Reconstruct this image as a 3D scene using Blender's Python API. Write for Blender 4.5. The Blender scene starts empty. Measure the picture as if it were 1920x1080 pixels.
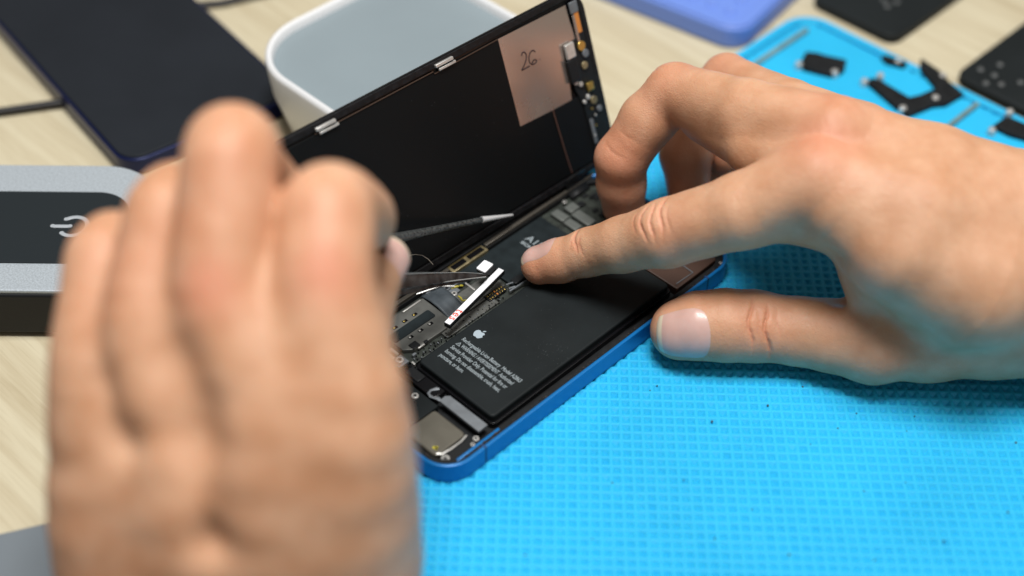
import bpy, bmesh, math, random
import numpy as np
from mathutils import Vector, Matrix
random.seed(7); rng = np.random.default_rng(7)
S = 0.001                      # every dimension below is in millimetres
sc = bpy.context.scene
COL = sc.collection

# ---------------------------------------------------------------- camera
F_PX = 2789.667
CAM = np.array([290.873, -196.0570, 377.3344])
def _rot(e):
    a, b, c = e
    Rx = np.array([[1,0,0],[0,math.cos(a),-math.sin(a)],[0,math.sin(a),math.cos(a)]])
    Ry = np.array([[math.cos(b),0,math.sin(b)],[0,1,0],[-math.sin(b),0,math.cos(b)]])
    Rz = np.array([[math.cos(c),-math.sin(c),0],[math.sin(c),math.cos(c),0],[0,0,1]])
    return Rz @ Ry @ Rx
RC = _rot((0.8029, -0.0092, 0.7826))
cd = bpy.data.cameras.new('camera'); cam = bpy.data.objects.new('camera', cd); COL.objects.link(cam)
cd.sensor_width = 36; cd.lens = F_PX*36/1920; cd.clip_start = 0.01; cd.clip_end = 50
m4 = Matrix.Identity(4)
for i in range(3):
    for j in range(3): m4[i][j] = RC[i, j]
    m4[i][3] = CAM[i]*S
cam.matrix_world = m4
cd.dof.use_dof = True; cd.dof.focus_distance = 0.515; cd.dof.aperture_fstop = 3.9
sc.camera = cam
# ---------------------------------------------------------------- light
w = bpy.data.worlds.new('World'); sc.world = w; w.use_nodes = True
bg = w.node_tree.nodes['Background']; bg.inputs[0].default_value = (1.0, 0.94, 0.88, 1); bg.inputs[1].default_value = 0.19
def area(name, loc, target, sx, sy, power, col):
    l = bpy.data.lights.new(name, 'AREA'); l.shape = 'RECTANGLE'; l.size = sx*S; l.size_y = sy*S; l.energy = power; l.color = col
    o = bpy.data.objects.new(name, l); COL.objects.link(o); o.location = Vector(loc)*S
    o.rotation_euler = (Vector(target)-Vector(loc)).to_track_quat('-Z', 'Y').to_euler(); return o
area('ceiling_lamp', (95, 35, 1130), (60, 70, 0), 420, 360, 16.2, (1.0, 0.985, 0.965))
area('fill_light', (900, 500, 1100), (50, 70, 0), 500, 900, 3.2, (1.0, 0.97, 0.92))  # added weak fill panel for highlights on nails and skin, no known lamp
sc.view_settings.view_transform = 'Standard'; sc.view_settings.look = 'None'
sc.view_settings.exposure = 0.0; sc.view_settings.gamma = 1; sc.view_settings.use_curve_mapping = False
sc.render.engine = 'CYCLES'; sc.cycles.use_denoising = True
sc.cycles.max_bounces = 8

# ---------------------------------------------------------------- helpers
def W(u, v, z):
    """point at height z seen at photo pixel (u, v)"""
    d = RC @ np.array([(u-960)/F_PX, (540-v)/F_PX, -1.0]); t = (z-CAM[2])/d[2]; return CAM+d*t
def D(u, v, dd):
    return CAM+dd*(RC @ np.array([(u-960)/F_PX, (540-v)/F_PX, -1.0]))
def P(u, v, k): return W(u, v, k) if k < 250 else D(u, v, k)
IMG_UP = RC[:, 1]; IMG_RIGHT = RC[:, 0]; TO_CAM = RC[:, 2]

def lin(r, g, b):
    f = lambda c: (c/255/12.92) if c/255 <= .04045 else ((c/255+.055)/1.055)**2.4
    return (f(r), f(g), f(b), 1)
def mat(name, col, rough=.5, metal=0, spec=.5, bump=0, bscale=800, var=0, vscale=60, coat=0, trans=0, col2=None, ior=None):
    m = bpy.data.materials.new(name); m.use_nodes = True; nt = m.node_tree; b = nt.nodes['Principled BSDF']
    b.inputs['Base Color'].default_value = col if len(col) == 4 else (*col, 1)
    b.inputs['Roughness'].default_value = rough; b.inputs['Metallic'].default_value = metal
    b.inputs['Specular IOR Level'].default_value = spec; b.inputs['Coat Weight'].default_value = coat
    b.inputs['Transmission Weight'].default_value = trans
    tc = nt.nodes.new('ShaderNodeTexCoord')
    if var or col2:
        n = nt.nodes.new('ShaderNodeTexNoise'); n.inputs['Scale'].default_value = vscale; n.inputs['Detail'].default_value = 6
        nt.links.new(tc.outputs['Object'], n.inputs['Vector'])
        mx = nt.nodes.new('ShaderNodeMix'); mx.data_type = 'RGBA'
        rp = nt.nodes.new('ShaderNodeMapRange'); rp.inputs[1].default_value = .35; rp.inputs[2].default_value = .65
        nt.links.new(n.outputs['Fac'], rp.inputs[0]); nt.links.new(rp.outputs[0], mx.inputs[0])
        c = list(col[:3]); mx.inputs[6].default_value = (*[x*(1-var) for x in c], 1)
        mx.inputs[7].default_value = col2 if col2 else (*[min(1, x*(1+var)) for x in c], 1)
        nt.links.new(mx.outputs[2], b.inputs['Base Color'])
        rr = nt.nodes.new('ShaderNodeMapRange'); rr.inputs[3].default_value = rough*.85; rr.inputs[4].default_value = min(1, rough*1.2)
        nt.links.new(n.outputs['Fac'], rr.inputs[0]); nt.links.new(rr.outputs[0], b.inputs['Roughness'])
    if bump:
        n2 = nt.nodes.new('ShaderNodeTexNoise'); n2.inputs['Scale'].default_value = bscale; n2.inputs['Detail'].default_value = 4
        nt.links.new(tc.outputs['Object'], n2.inputs['Vector'])
        bp = nt.nodes.new('ShaderNodeBump'); bp.inputs['Strength'].default_value = bump; bp.inputs['Distance'].default_value = .0003
        nt.links.new(n2.outputs['Fac'], bp.inputs['Height']); nt.links.new(bp.outputs[0], b.inputs['Normal'])
    return m

ORI = {}          # object -> world origin (mm) so that children can cancel it
def link(o, parent=None):
    COL.objects.link(o)
    if parent is not None:
        o.parent = parent
        o.matrix_parent_inverse = Matrix.Translation(-Vector(ORI[parent.name])*S)
    return o
def tag(o, label=None, cat=None, group=None, kind=None):
    if label: o['label'] = label
    if cat: o['category'] = cat
    if group: o['group'] = group
    if kind: o['kind'] = kind
    return o
def thing(name, label, cat, loc, group=None):
    o = bpy.data.objects.new(name, None); o.empty_display_size = .01; COL.objects.link(o)
    o.location = Vector(loc)*S; ORI[o.name] = tuple(loc); return tag(o, label, cat, group)
class MB:
    """collects shapes (in mm) into one mesh"""
    def __init__(s): s.v = []; s.f = []
    def add(s, vs, fs):
        k = len(s.v); s.v += [tuple(map(float, x)) for x in vs]; s.f += [tuple(i+k for i in f) for f in fs]; return s
    def prism(s, poly, z0, z1, T=None):
        n = len(poly); vs = [(x, y, z0) for x, y in poly]+[(x, y, z1) for x, y in poly]
        a = sum(poly[i][0]*poly[(i+1) % n][1]-poly[(i+1) % n][0]*poly[i][1] for i in range(n))
        fs = [tuple(range(n-1, -1, -1)), tuple(range(n, 2*n))]+[(i, (i+1) % n, (i+1) % n+n, i+n) for i in range(n)]
        if (a < 0) != (z1 < z0): fs = [f[::-1] for f in fs]
        if T: vs = [T(*x) for x in vs]
        return s.add(vs, fs)
    def box(s, x0, y0, z0, x1, y1, z1, T=None): return s.prism([(x0, y0), (x1, y0), (x1, y1), (x0, y1)], z0, z1, T)
    def cyl(s, x, y, z0, z1, r, n=24, T=None, r2=None):
        r2 = r if r2 is None else r2
        c = [(math.cos(2*math.pi*i/n), math.sin(2*math.pi*i/n)) for i in range(n)]
        vs = [(x+a*r, y+b*r, z0) for a, b in c]+[(x+a*r2, y+b*r2, z1) for a, b in c]
        fs = [tuple(range(n-1, -1, -1)), tuple(range(n, 2*n))]+[(i, (i+1) % n, (i+1) % n+n, i+n) for i in range(n)]
        if T: vs = [T(*q) for q in vs]
        return s.add(vs, fs)
    def ring(s, outer, inner, z0, z1, T=None):
        n = len(outer); vs = [(*p_, z0) for p_ in outer]+[(*p_, z1) for p_ in outer]+[(*p_, z1) for p_ in inner]+[(*p_, z0) for p_ in inner]
        fs = []
        for i in range(n):
            j = (i+1) % n
            for a in range(4):
                b = (a+1) % 4; fs.append((a*n+i, a*n+j, b*n+j, b*n+i))
        if T: vs = [T(*q) for q in vs]
        return s.add(vs, fs)
    def tube(s, pts, r, n=10, flat=None):
        """tube along pts; r number or list; flat=(nx,ny,nz,k) squashes along a direction"""
        pts = [np.array(q, float) for q in pts]; m = len(pts); rs = r if isinstance(r, (list, tuple)) else [r]*m
        vs = []; up = np.array([0.13, 0.31, .94])
        for i, q in enumerate(pts):
            t = pts[min(i+1, m-1)]-pts[max(i-1, 0)]; t /= np.linalg.norm(t)
            a = np.cross(t, up); a /= np.linalg.norm(a); b = np.cross(t, a)
            for k in range(n):
                th = 2*math.pi*k/n; o = (a*math.cos(th)+b*math.sin(th))*rs[i]
                if flat is not None:
                    fd = np.array(flat[:3]); o = o-fd*(o@fd)*(1-flat[3])
                vs.append(q+o)
        fs = [tuple(range(n))[::-1], tuple((m-1)*n+k for k in range(n))]
        for i in range(m-1):
            for k in range(n): fs.append((i*n+k, i*n+(k+1) % n, (i+1)*n+(k+1) % n, (i+1)*n+k))
        return s.add(vs, fs)
    def build(s, name, m, parent=None, bev=0, seg=2, smooth=True, ang=35):
        V = np.array(s.v)
        if parent is None:
            o0 = (V.min(0)+V.max(0))/2; o0[2] = V[:, 2].min()
        else: o0 = np.zeros(3)
        me = bpy.data.meshes.new(name); me.from_pydata([tuple(x) for x in (V-o0)*S], [], s.f); me.update()
        bm = bmesh.new(); bm.from_mesh(me); bmesh.ops.recalc_face_normals(bm, faces=bm.faces); bm.to_mesh(me); bm.free()
        if smooth:
            me.polygons.foreach_set('use_smooth', [True]*len(me.polygons)); me.set_sharp_from_angle(angle=math.radians(ang))
        if m: me.materials.append(m)
        o = bpy.data.objects.new(name, me); link(o, parent)
        ORI[o.name] = tuple(o0)
        if parent is None: o.location = Vector(o0)*S
        if bev:
            md = o.modifiers.new('bevel', 'BEVEL'); md.width = bev*S; md.segments = seg; md.limit_method = 'ANGLE'; md.angle_limit = math.radians(40); md.harden_normals = False
        return o
def rrect(x0, y0, x1, y1, r, n=10):
    out = []
    for cx, cy, a0 in ((x1-r, y0+r, -90), (x1-r, y1-r, 0), (x0+r, y1-r, 90), (x0+r, y0+r, 180)):
        for i in range(n+1):
            a = math.radians(a0+90*i/n); out.append((cx+r*math.cos(a), cy+r*math.sin(a)))
    return out
def frame2(ox, oy, ang):
    c, s_ = math.cos(math.radians(ang)), math.sin(math.radians(ang))
    return lambda x, y, z: (ox+x*c-y*s_, oy+x*s_+y*c, z)
def text(body, name, m, parent, size, M, xscale=1, ext=.03, spacing=1, bold=0):
    c = bpy.data.curves.new(name, 'FONT'); c.body = body; c.size = size*S; c.extrude = ext*S; c.space_character = spacing; c.offset = bold*S
    c.materials.append(m); o = bpy.data.objects.new(name, c); link(o, parent)
    mm = M.copy(); mm.translation = mm.translation*S
    o.matrix_basis = mm @ Matrix.Diagonal((xscale, 1, 1, 1)); ORI[o.name] = (0, 0, 0); return o

def to_mesh(o):
    me = bpy.data.meshes.new_from_object(o.evaluated_get(bpy.context.evaluated_depsgraph_get())); me.name = o.name
    n = bpy.data.objects.new('lettering', me); COL.objects.link(n); n.parent = o.parent; n.matrix_parent_inverse = o.matrix_parent_inverse; n.matrix_basis = o.matrix_basis
    bpy.data.objects.remove(o); ORI[n.name] = (0, 0, 0); return n
# ---------------------------------------------------------------- materials
M = {}
M['black'] = mat('black_plastic', (.009, .010, .011), .45, spec=.25, bump=.15, bscale=1500)
M['blackgloss'] = mat('black_gloss', (.005, .005, .006), .2, spec=.3)
M['blackmatte'] = mat('black_matte', (.009, .010, .011), .65, spec=.2, var=.3, vscale=300)
M['battery'] = mat('battery_wrap', (.0105, .0135, .0145), .5, spec=.15, bump=.08, bscale=900, var=.12, vscale=70)
M['graphite'] = mat('graphite_film', (.011, .016, .018), .55, spec=.15, var=.2, vscale=200)
M['print'] = mat('grey_print', (.25, .29, .31), .5)
M['steel'] = mat('brushed_steel', (.62, .61, .58), .34, .6, var=.1, vscale=400, bump=.1, bscale=600)
M['shield'] = mat('tin_shield', (.13, .132, .122), .45, .5, var=.12, vscale=250, bump=.1)
M['dullsteel'] = mat('dull_steel', (.16, .175, .19), .5, .35, var=.1, vscale=250)
M['gold'] = mat('gold_contact', (.75, .55, .16), .32, 1)
M['olive'] = mat('pale_gold_shield', (.30, .25, .14), .42, .7, var=.25, vscale=400)
M['orange'] = mat('polyimide_flex', (.55, .2, .04), .4)
M['frame'] = mat('blue_anodised_metal', (.004, .155, .44), .3, .15, spec=.5)
M['seam'] = mat('dark_blue_band', (.005, .045, .15), .5)
M['tan'] = mat('tan_film', (.05, .024, .015), .5, .0)
M['copper'] = mat('copper_foil', (.53, .455, .41), .26, .85, var=.03, vscale=30)
M['ink'] = mat('dark_ink', (.03, .012, .012), .5)
M['white'] = mat('white_plastic', (.78, .79, .80), .38, bump=.05)
M['whitefilm'] = mat('white_film', (.80, .81, .84), .45)
M['red'] = mat('red_print', (.62, .045, .01), .5)
M['dishin'] = mat('grey_blue_inlay', (.225, .275, .30), .45, var=.05, vscale=12)
M['silver'] = mat('silver_sparkle_paint', (.43, .48, .52), .42, .3, var=.14, vscale=1500, bump=.3, bscale=1300)
M['panel'] = mat('charcoal_panel', (.014, .019, .022), .5, spec=.2)
M['symbol'] = mat('grey_symbol', (.34, .37, .40), .5)
M['violet'] = mat('translucent_blue_plastic', (.15, .26, .70), .45, spec=.5, trans=0)
M['cable'] = mat('cable_rubber', (.010, .010, .012), .45)
M['screen'] = mat('dark_screen_film', (.013, .016, .021), .55, spec=.2, var=.08, vscale=25)
M['greyslab'] = mat('grey_felt', (.15, .175, .195), .75, var=.06, vscale=20)
M['toolblack'] = mat('black_coated_steel', (.045, .047, .048), .3, .5, var=.6, vscale=260, bump=.2, bscale=500)
M['tooledge'] = mat('bright_steel_edge', (.5, .52, .51), .3, .5)  # pale steel for the thin bright lines along the tweezers
M['ridge'] = mat('grimy_silicone', (.16, .27, .28), .6, var=.25, vscale=120)
M['speck'] = mat('dust_speck', (.03, .05, .07), .7)

def mat_silicone():
    m = mat('blue_silicone', (.022, .435, .74), .5, spec=.3, var=.05, vscale=15)
    b = m.node_tree.nodes['Principled BSDF']
    b.inputs['Subsurface Weight'].default_value = .25; b.inputs['Subsurface Radius'].default_value = (.2, .7, 1.0); b.inputs['Subsurface Scale'].default_value = .0012
    return m
M['mat'] = mat_silicone()
def mat_wood():
    m = bpy.data.materials.new('pale_wood_laminate'); m.use_nodes = True; nt = m.node_tree; b = nt.nodes['Principled BSDF']
    tc = nt.nodes.new('ShaderNodeTexCoord'); mp = nt.nodes.new('ShaderNodeMapping'); mp.inputs['Rotation'].default_value = (0, 0, math.radians(-8)); mp.inputs['Scale'].default_value = (9, 190, 10)
    mp.inputs['Rotation'].default_value = (0, 0, math.radians(-78))
    n = nt.nodes.new('ShaderNodeTexNoise'); n.inputs['Scale'].default_value = 1; n.inputs['Detail'].default_value = 7; n.inputs['Distortion'].default_value = .6
    mp2 = nt.nodes.new('ShaderNodeMapping'); mp2.inputs['Rotation'].default_value = (0, 0, math.radians(-78)); mp2.inputs['Scale'].default_value = (60, 1500, 10)
    n2 = nt.nodes.new('ShaderNodeTexNoise'); n2.inputs['Scale'].default_value = 1; n2.inputs['Detail'].default_value = 3
    nt.links.new(tc.outputs['Object'], mp.inputs[0]); nt.links.new(tc.outputs['Object'], mp2.inputs[0]); nt.links.new(mp.outputs[0], n.inputs['Vector']); nt.links.new(mp2.outputs[0], n2.inputs['Vector'])
    r = nt.nodes.new('ShaderNodeValToRGB'); e = r.color_ramp.elements
    e[0].position = .3; e[0].color = (.47, .40, .265, 1); e[1].position = .62; e[1].color = (.58, .52, .37, 1)
    k = e.new(.46); k.color = (.54, .475, .33, 1)
    nt.links.new(n.outputs['Fac'], r.inputs[0])
    mx = nt.nodes.new('ShaderNodeMix'); mx.data_type = 'RGBA'; mx.blend_type = 'MULTIPLY'; mx.inputs[0].default_value = .22
    r2 = nt.nodes.new('ShaderNodeValToRGB'); r2.color_ramp.elements[0].position = .35; r2.color_ramp.elements[0].color = (.72, .68, .62, 1); r2.color_ramp.elements[1].position = .5; r2.color_ramp.elements[1].color = (1, 1, 1, 1)
    nt.links.new(n2.outputs['Fac'], r2.inputs[0]); nt.links.new(r.outputs[0], mx.inputs[6]); nt.links.new(r2.outputs[0], mx.inputs[7])
    nt.links.new(mx.outputs[2], b.inputs['Base Color']); b.inputs['Roughness'].default_value = .5; b.inputs['Specular IOR Level'].default_value = .35
    return m
M['wood'] = mat_wood()
def mat_skin(name, base, red, scale=1.0):
    m = bpy.data.materials.new(name); m.use_nodes = True; nt = m.node_tree; b = nt.nodes['Principled BSDF']
    tc = nt.nodes.new('ShaderNodeTexCoord'); at = nt.nodes.new('ShaderNodeAttribute'); at.attribute_name = 'redness'
    n = nt.nodes.new('ShaderNodeTexNoise'); n.inputs['Scale'].default_value = 90; n.inputs['Detail'].default_value = 6; nt.links.new(tc.outputs['Object'], n.inputs['Vector'])
    mx0 = nt.nodes.new('ShaderNodeMix'); mx0.data_type = 'RGBA'
    mx0.inputs[6].default_value = (base[0]*.88, base[1]*.80, base[2]*.74, 1); mx0.inputs[7].default_value = (min(1, base[0]*1.08), base[1]*1.14, base[2]*1.22, 1)
    rp = nt.nodes.new('ShaderNodeMapRange'); rp.inputs[1].default_value = .3; rp.inputs[2].default_value = .7
    nt.links.new(n.outputs['Fac'], rp.inputs[0]); nt.links.new(rp.outputs[0], mx0.inputs[0])
    mx1 = nt.nodes.new('ShaderNodeMix'); mx1.data_type = 'RGBA'; mx1.inputs[7].default_value = (*red, 1)
    nt.links.new(mx0.outputs[2], mx1.inputs[6]); nt.links.new(at.outputs['Fac'], mx1.inputs[0]); nt.links.new(mx1.outputs[2], b.inputs['Base Color'])
    b.inputs['Roughness'].default_value = .47; b.inputs['Specular IOR Level'].default_value = .38
    b.inputs['Subsurface Weight'].default_value = .35; b.inputs['Subsurface Radius'].default_value = (1, .38, .22); b.inputs['Subsurface Scale'].default_value = .0030
    vo = nt.nodes.new('ShaderNodeTexVoronoi'); vo.inputs['Scale'].default_value = 1150; vo.feature = 'DISTANCE_TO_EDGE'; nt.links.new(tc.outputs['Object'], vo.inputs['Vector'])
    n3 = nt.nodes.new('ShaderNodeTexNoise'); n3.inputs['Scale'].default_value = 500; n3.inputs['Detail'].default_value = 5; nt.links.new(tc.outputs['Object'], n3.inputs['Vector'])
    ad = nt.nodes.new('ShaderNodeMath'); ad.operation = 'ADD'; nt.links.new(vo.outputs['Distance'], ad.inputs[0]); nt.links.new(n3.outputs['Fac'], ad.inputs[1])
    bp = nt.nodes.new('ShaderNodeBump'); bp.inputs['Strength'].default_value = .75*scale; bp.inputs['Distance'].default_value = .00022
    nt.links.new(ad.outputs[0], bp.inputs['Height']); nt.links.new(bp.outputs[0], b.inputs['Normal'])
    return m
M['skin'] = mat_skin('skin', (.585, .325, .19), (.64, .205, .125))
M['nail'] = mat('fingernail', (.58, .36, .305), .36, spec=.45, coat=.1, col2=(.62, .40, .35, 1), var=.03, vscale=120)
_b = M['nail'].node_tree.nodes['Principled BSDF']; _b.inputs['Subsurface Weight'].default_value = .3; _b.inputs['Subsurface Radius'].default_value = (1, .4, .3); _b.inputs['Subsurface Scale'].default_value = .0015
M['nailtip'] = mat('nail_free_edge', (.64, .54, .40), .4)

# ---------------------------------------------------------------- setting: desk
d = MB().box(-900, -130, -22, 900, 900, 0)
# the desk's near edge runs off to the lower left of the picture
tag(d.build('desk', M['wood'], None, bev=1.0), kind='structure')

# ---------------------------------------------------------------- repair mat
def build_mat():
    root = thing('repair_mat', 'bright blue silicone repair mat with waffle texture under the open phone', 'repair mat', (150, 100, 0))
    x0, y0, x1, y1, r = -15, -86, 330, 303, 14
    m = MB().prism(rrect(x0, y0, x1, y1, r), 0, 1.4); m.build('mat_base', M['mat'], root, bev=.4)
    rim = MB().ring(rrect(x0, y0, x1, y1, r), rrect(x0+4, y0+4, x1-4, y1-4, r-4), 1.4, 3.3); rim.build('raised_rim', M['mat'], root, bev=.6, seg=3)
    # waffle field: square pits with a flat ridge between, turned 43.4 degrees against the mat edge
    pitch = 3.6; rw = .5; zt = 3.0; zb = 1.8; a = math.radians(43.4); c, s_ = math.cos(a), math.sin(a)
    V = []; Fc = []
    sq = np.array([(0, 0), (1, 0), (1, 1), (0, 1)], float)
    for i in range(-40, 150):
        for j in range(-110, 110):
            cx, cy = (i+.5)*pitch, (j+.5)*pitch; wx, wy = cx*c-cy*s_, cx*s_+cy*c
            if not (x0+6 < wx < 300 and y0+6 < wy < y1-6): continue
            if wx > 232 and wy < 190: continue
            o = sq*pitch+np.array([i*pitch, j*pitch]); k = len(V)
            flat = wy > 246 or wx < -4
            cor = [(q[0]*c-q[1]*s_, q[0]*s_+q[1]*c, zt) for q in o]
            if flat:
                V += cor; Fc.append((k, k+1, k+2, k+3)); continue
            inn = sq*(pitch-rw*2)+np.array([i*pitch+rw, j*pitch+rw])
            jit = 0.10*rng.standard_normal()
            V += cor+[(q[0]*c-q[1]*s_, q[0]*s_+q[1]*c, zt-.06) for q in inn]+[(wx, wy, zb+jit)]
            for e in range(4):
                f = (e+1) % 4; Fc += [(k+e, k+f, k+4+f, k+4+e), (k+4+e, k+4+f, k+8)]
    q = MB(); q.v = V; q.f = Fc; q.build('waffle_field', M['mat'], root, smooth=False)
    for (wx, ya, yb) in ((79, 252, 297), (-3.5, 250, 290)):
        MB().box(wx-1.0, ya, 2.6, wx+1.0, yb, 5.0).build('divider', M['ridge'], root, bev=.5)
    MB().box(-9, 247, 2.6, 300, 249, 5.0).build('divider', M['mat'], root, bev=.6)
    sp = MB()
    for (u, v) in ((1232, 723), (1219, 732), (1505, 725), (1565, 668), (1571, 803), (1606, 775), (1698, 905), (1770, 1015), (1520, 833), (1148, 905), (1700, 808), (1282, 900), (1340, 1010), (1440, 760), (1110, 1010), (1620, 920), (1890, 960), (1480, 1040), (985, 1040), (1640, 1050), (1905, 830), (1715, 780), (1335, 790), (1410, 955), (1800, 700)):
        p_ = W(u, v, 3.1); r_ = random.uniform(.18, .42)
        sp.cyl(p_[0], p_[1], 2.7, 3.2, r_, 7)
    tag(sp.build('dust_specks', M['speck'], root, smooth=False), kind='stuff')
    return root
build_mat()

# ---------------------------------------------------------------- opened phone
HT, HB = 10.8, 3.0
PH = thing('opened_smartphone', 'blue framed smartphone lying open with battery bare and display lid raised', 'phone', (35.7, 73, HB))
ro = rrect(0, 0, 71.5, 146.7, 11, 16); ri = rrect(1.35, 1.35, 70.15, 145.35, 9.7, 16)
MB().ring(ro, ri, HB+.05, HT).build('frame', M['frame'], PH, bev=.5, seg=3)
MB().prism(rrect(1.2, 1.2, 70.3, 145.5, 9.9, 16), HB+.1, HB+.9).build('back_glass', M['black'], PH, bev=.2)
for (x, y, h) in ((71.5, 17.6, 0), (71.5, 129, 0)):
    MB().box(x-1.75, y-.42, HB+.75, x+.02, y+.42, HT+.015).build('antenna_band', M['seam'], PH)
MB().ring(rrect(1.37, 1.37, 70.13, 145.33, 9.68, 16), rrect(3.6, 3.6, 67.6, 143.1, 8, 16), HB+.95, HT-1.2).build('gasket', M['blackmatte'], PH, bev=.2)
MB().prism([(-3.6, 6), (1.6, 6), (1.6, 141), (-2.2, 152)], HT-.3, HT+.5).build('lid_flap', M['blackmatte'], PH, bev=.2)
MB().prism([(-3.8, 8), (-1.2, 8), (1.2, 153), (-.8, 156)], HT+.5, 14.6).build('lid_flap', M['black'], PH, bev=.3)
MB().box(-.25, 10, HT+.5, 1.6, 137, HT+.9).build('hinge_seal', M['blackmatte'], PH, bev=.2)
# dried glue crumbs along the gasket
g = MB()
for i in range(260):
    t = random.random(); side = random.random()
    if side < .6: x, y = random.uniform(68.6, 70.0), 6+134*t
    elif side < .8: x, y = 6+60*t, random.uniform(1.9, 3.2)
    else: x, y = random.uniform(1.9, 3.2), 20+120*t
    s_ = random.uniform(.06, .2)*(1 if random.random() < .8 else 1.8); g.box(x-s_, y-s_*2*random.random()-.1, HT-1.3, x+s_, y+s_, HT-1.2+random.uniform(.05, .4))
tag(g.build('glue_residue', mat('glue_crumbs', (.020, .013, .010), .6, var=.5, vscale=500), PH, smooth=False), kind='stuff')
MB().prism(rrect(3.4, 3.4, 68, 143.2, 8), HB+.92, HB+2.4).build('inner_tray', M['blackmatte'], PH)

# battery
BX0, BY0, BX1, BY1, BZ = 27.8, 28.3, 63.6, 117.0, 10.35
bat = MB().prism(rrect(BX0, BY0, BX1, BY1, 1.6, 5), HB+2.5, BZ).build('battery', M['battery'], PH, bev=.7, seg=4)
MB().prism(rrect(BX0-.9, BY0-.9, BX1+1.0, BY1+.9, 2.0, 5), HB+2.42, BZ-2.6).build('battery_flap', M['blackgloss'], bat, bev=.3)
def tm(x, y, z, rot=0): return Matrix.Translation((x, y, z)) @ Matrix.Rotation(math.radians(rot), 4, 'Z')
SZ = 2.35
lines = [('Rechargeable Li-ion Battery  Model A2863', 45.4, 31.0, 27.9), ('WARNING / AVERTISSEMENT  Authorized', 42.75, 33.3, 24.6),
         ('Service Provider Only. Potential for fire or', 40.1, 31.0, 26.6), ('burning. Do not disassemble, crush, heat,', 37.45, 31.0, 26.0), ('puncture, or burn.', 34.8, 31.0, 11.3)]
for body, y, x, wd in lines:
    t = text(body, 'printed_text', M['print'], bat, SZ, tm(x, y, BZ+.02), 1, .015, 1, .035)
    bpy.context.view_layer.update(); wnow = t.dimensions.x/S
    t.matrix_basis = t.matrix_basis @ Matrix.Diagonal((wd/wnow, 1, 1, 1)); to_mesh(t)
# warning triangle
tr = MB()
A_ = [(31.0, 42.6), (33.0, 42.6), (32.0, 44.4)]; cx_, cy_ = 32.0, 43.2
inn_ = [(cx_+(x-cx_)*.66, cy_+(y-cy_)*.66) for x, y in A_]
tr.ring(A_, inn_, BZ+.005, BZ+.04); tr.box(31.92, 43.05, BZ+.005, 32.08, 43.6, BZ+.035); tr.box(31.92, 42.8, BZ+.005, 32.08, 42.95, BZ+.035)
tr.build('warning_triangle', M['print'], bat, smooth=False)
# fruit mark: bitten body and leaf
def fruit():
    body = [(0, .62), (.16, .70), (.38, .80), (.60, .74), (.80, .58)]
    # bite on the right side
    for a in range(125, 236, 10): body.append((1.03+.34*math.cos(math.radians(a)), .30+.34*math.sin(math.radians(a))))
    body += [(.93, .0), (.82, -.30), (.62, -.62), (.42, -.80), (.22, -.78), (0, -.70), (-.22, -.78), (-.42, -.80), (-.62, -.60), (-.82, -.28), (-.92, .06), (-.88, .40), (-.70, .68), (-.42, .80), (-.18, .72)]
    leaf = [(0.0, .84), (.04, 1.06), (.18, 1.25), (.42, 1.36), (.40, 1.14), (.26, .95)]
    m = MB(); k = 2.15; ox, oy = 33.4, 51.4
    for pl in (body, leaf): m.prism([(ox+x*k, oy+y*k) for x, y in pl], BZ+.005, BZ+.04)
    return m
fruit().build('logo', mat('logo_print', (.36, .43, .48), .35), bat, smooth=False)
# a few scuffs
sc_ = MB()
for i in range(60):
    x, y = random.gauss(56, 3.5), random.gauss(62, 4); sc_.cyl(x, y, BZ+.003, BZ+.012, random.uniform(.03, .1), 5)
for i in range(50):
    x, y = random.uniform(BX0+1, BX1-1), random.uniform(BY0+1, BY1-1); sc_.cyl(x, y, BZ+.003, BZ+.015, random.uniform(.03, .08), 5)
sc_.build('dust', mat('dust_grey', (.10, .115, .12), .8), bat, smooth=False)

# logic board side -------------------------------------------------
board = MB().box(3.6, 27.5, HB+2.45, 26.2, 141, 7.6).build('logic_board', mat('circuit_board', (.02, .025, .02), .5, var=.6, vscale=350), PH, bev=.15)
# black film over the processor
film = MB().prism([(4.4, 64), (10.5, 64), (10.5, 78), (22.6, 78), (24.0, 80), (24.0, 112), (4.4, 112)], 7.6, 9.0).build('processor_cover', M['graphite'], board, bev=.3)
for body, x, y, s_ in (('A15', 9.2, 98.6, 4.4), ('BIONIC', 9.4, 96.0, 2.1)):
    tt_ = text(body, 'printed_text', M['print'], film, s_, tm(x, y, 9.02), 1.05, .012, 1.0, .07)
    bpy.context.view_layer.update(); to_mesh(tt_)
MB().box(21.2, 79, 9.01, 24, 83.5, 9.5).build('cover_lip', M['black'], film, bev=.2)
# grey plates under the strip
MB().prism([(12.5, 51.8), (21.2, 51.8), (21.2, 76.5), (16.0, 77.2), (12.5, 71)], 7.6, 8.6).build('shield_can', M['shield'], board, bev=.2)
MB().prism([(21.7, 44), (25.6, 44), (25.6, 69), (21.7, 69)], 7.55, 8.3).build('shield_can', M['shield'], board, bev=.2)
MB().prism([(4.4, 57), (11.8, 57), (11.8, 63.4), (4.4, 63.4)], 7.6, 8.5).build('shield_can', M['dullsteel'], board, bev=.2)
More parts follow.
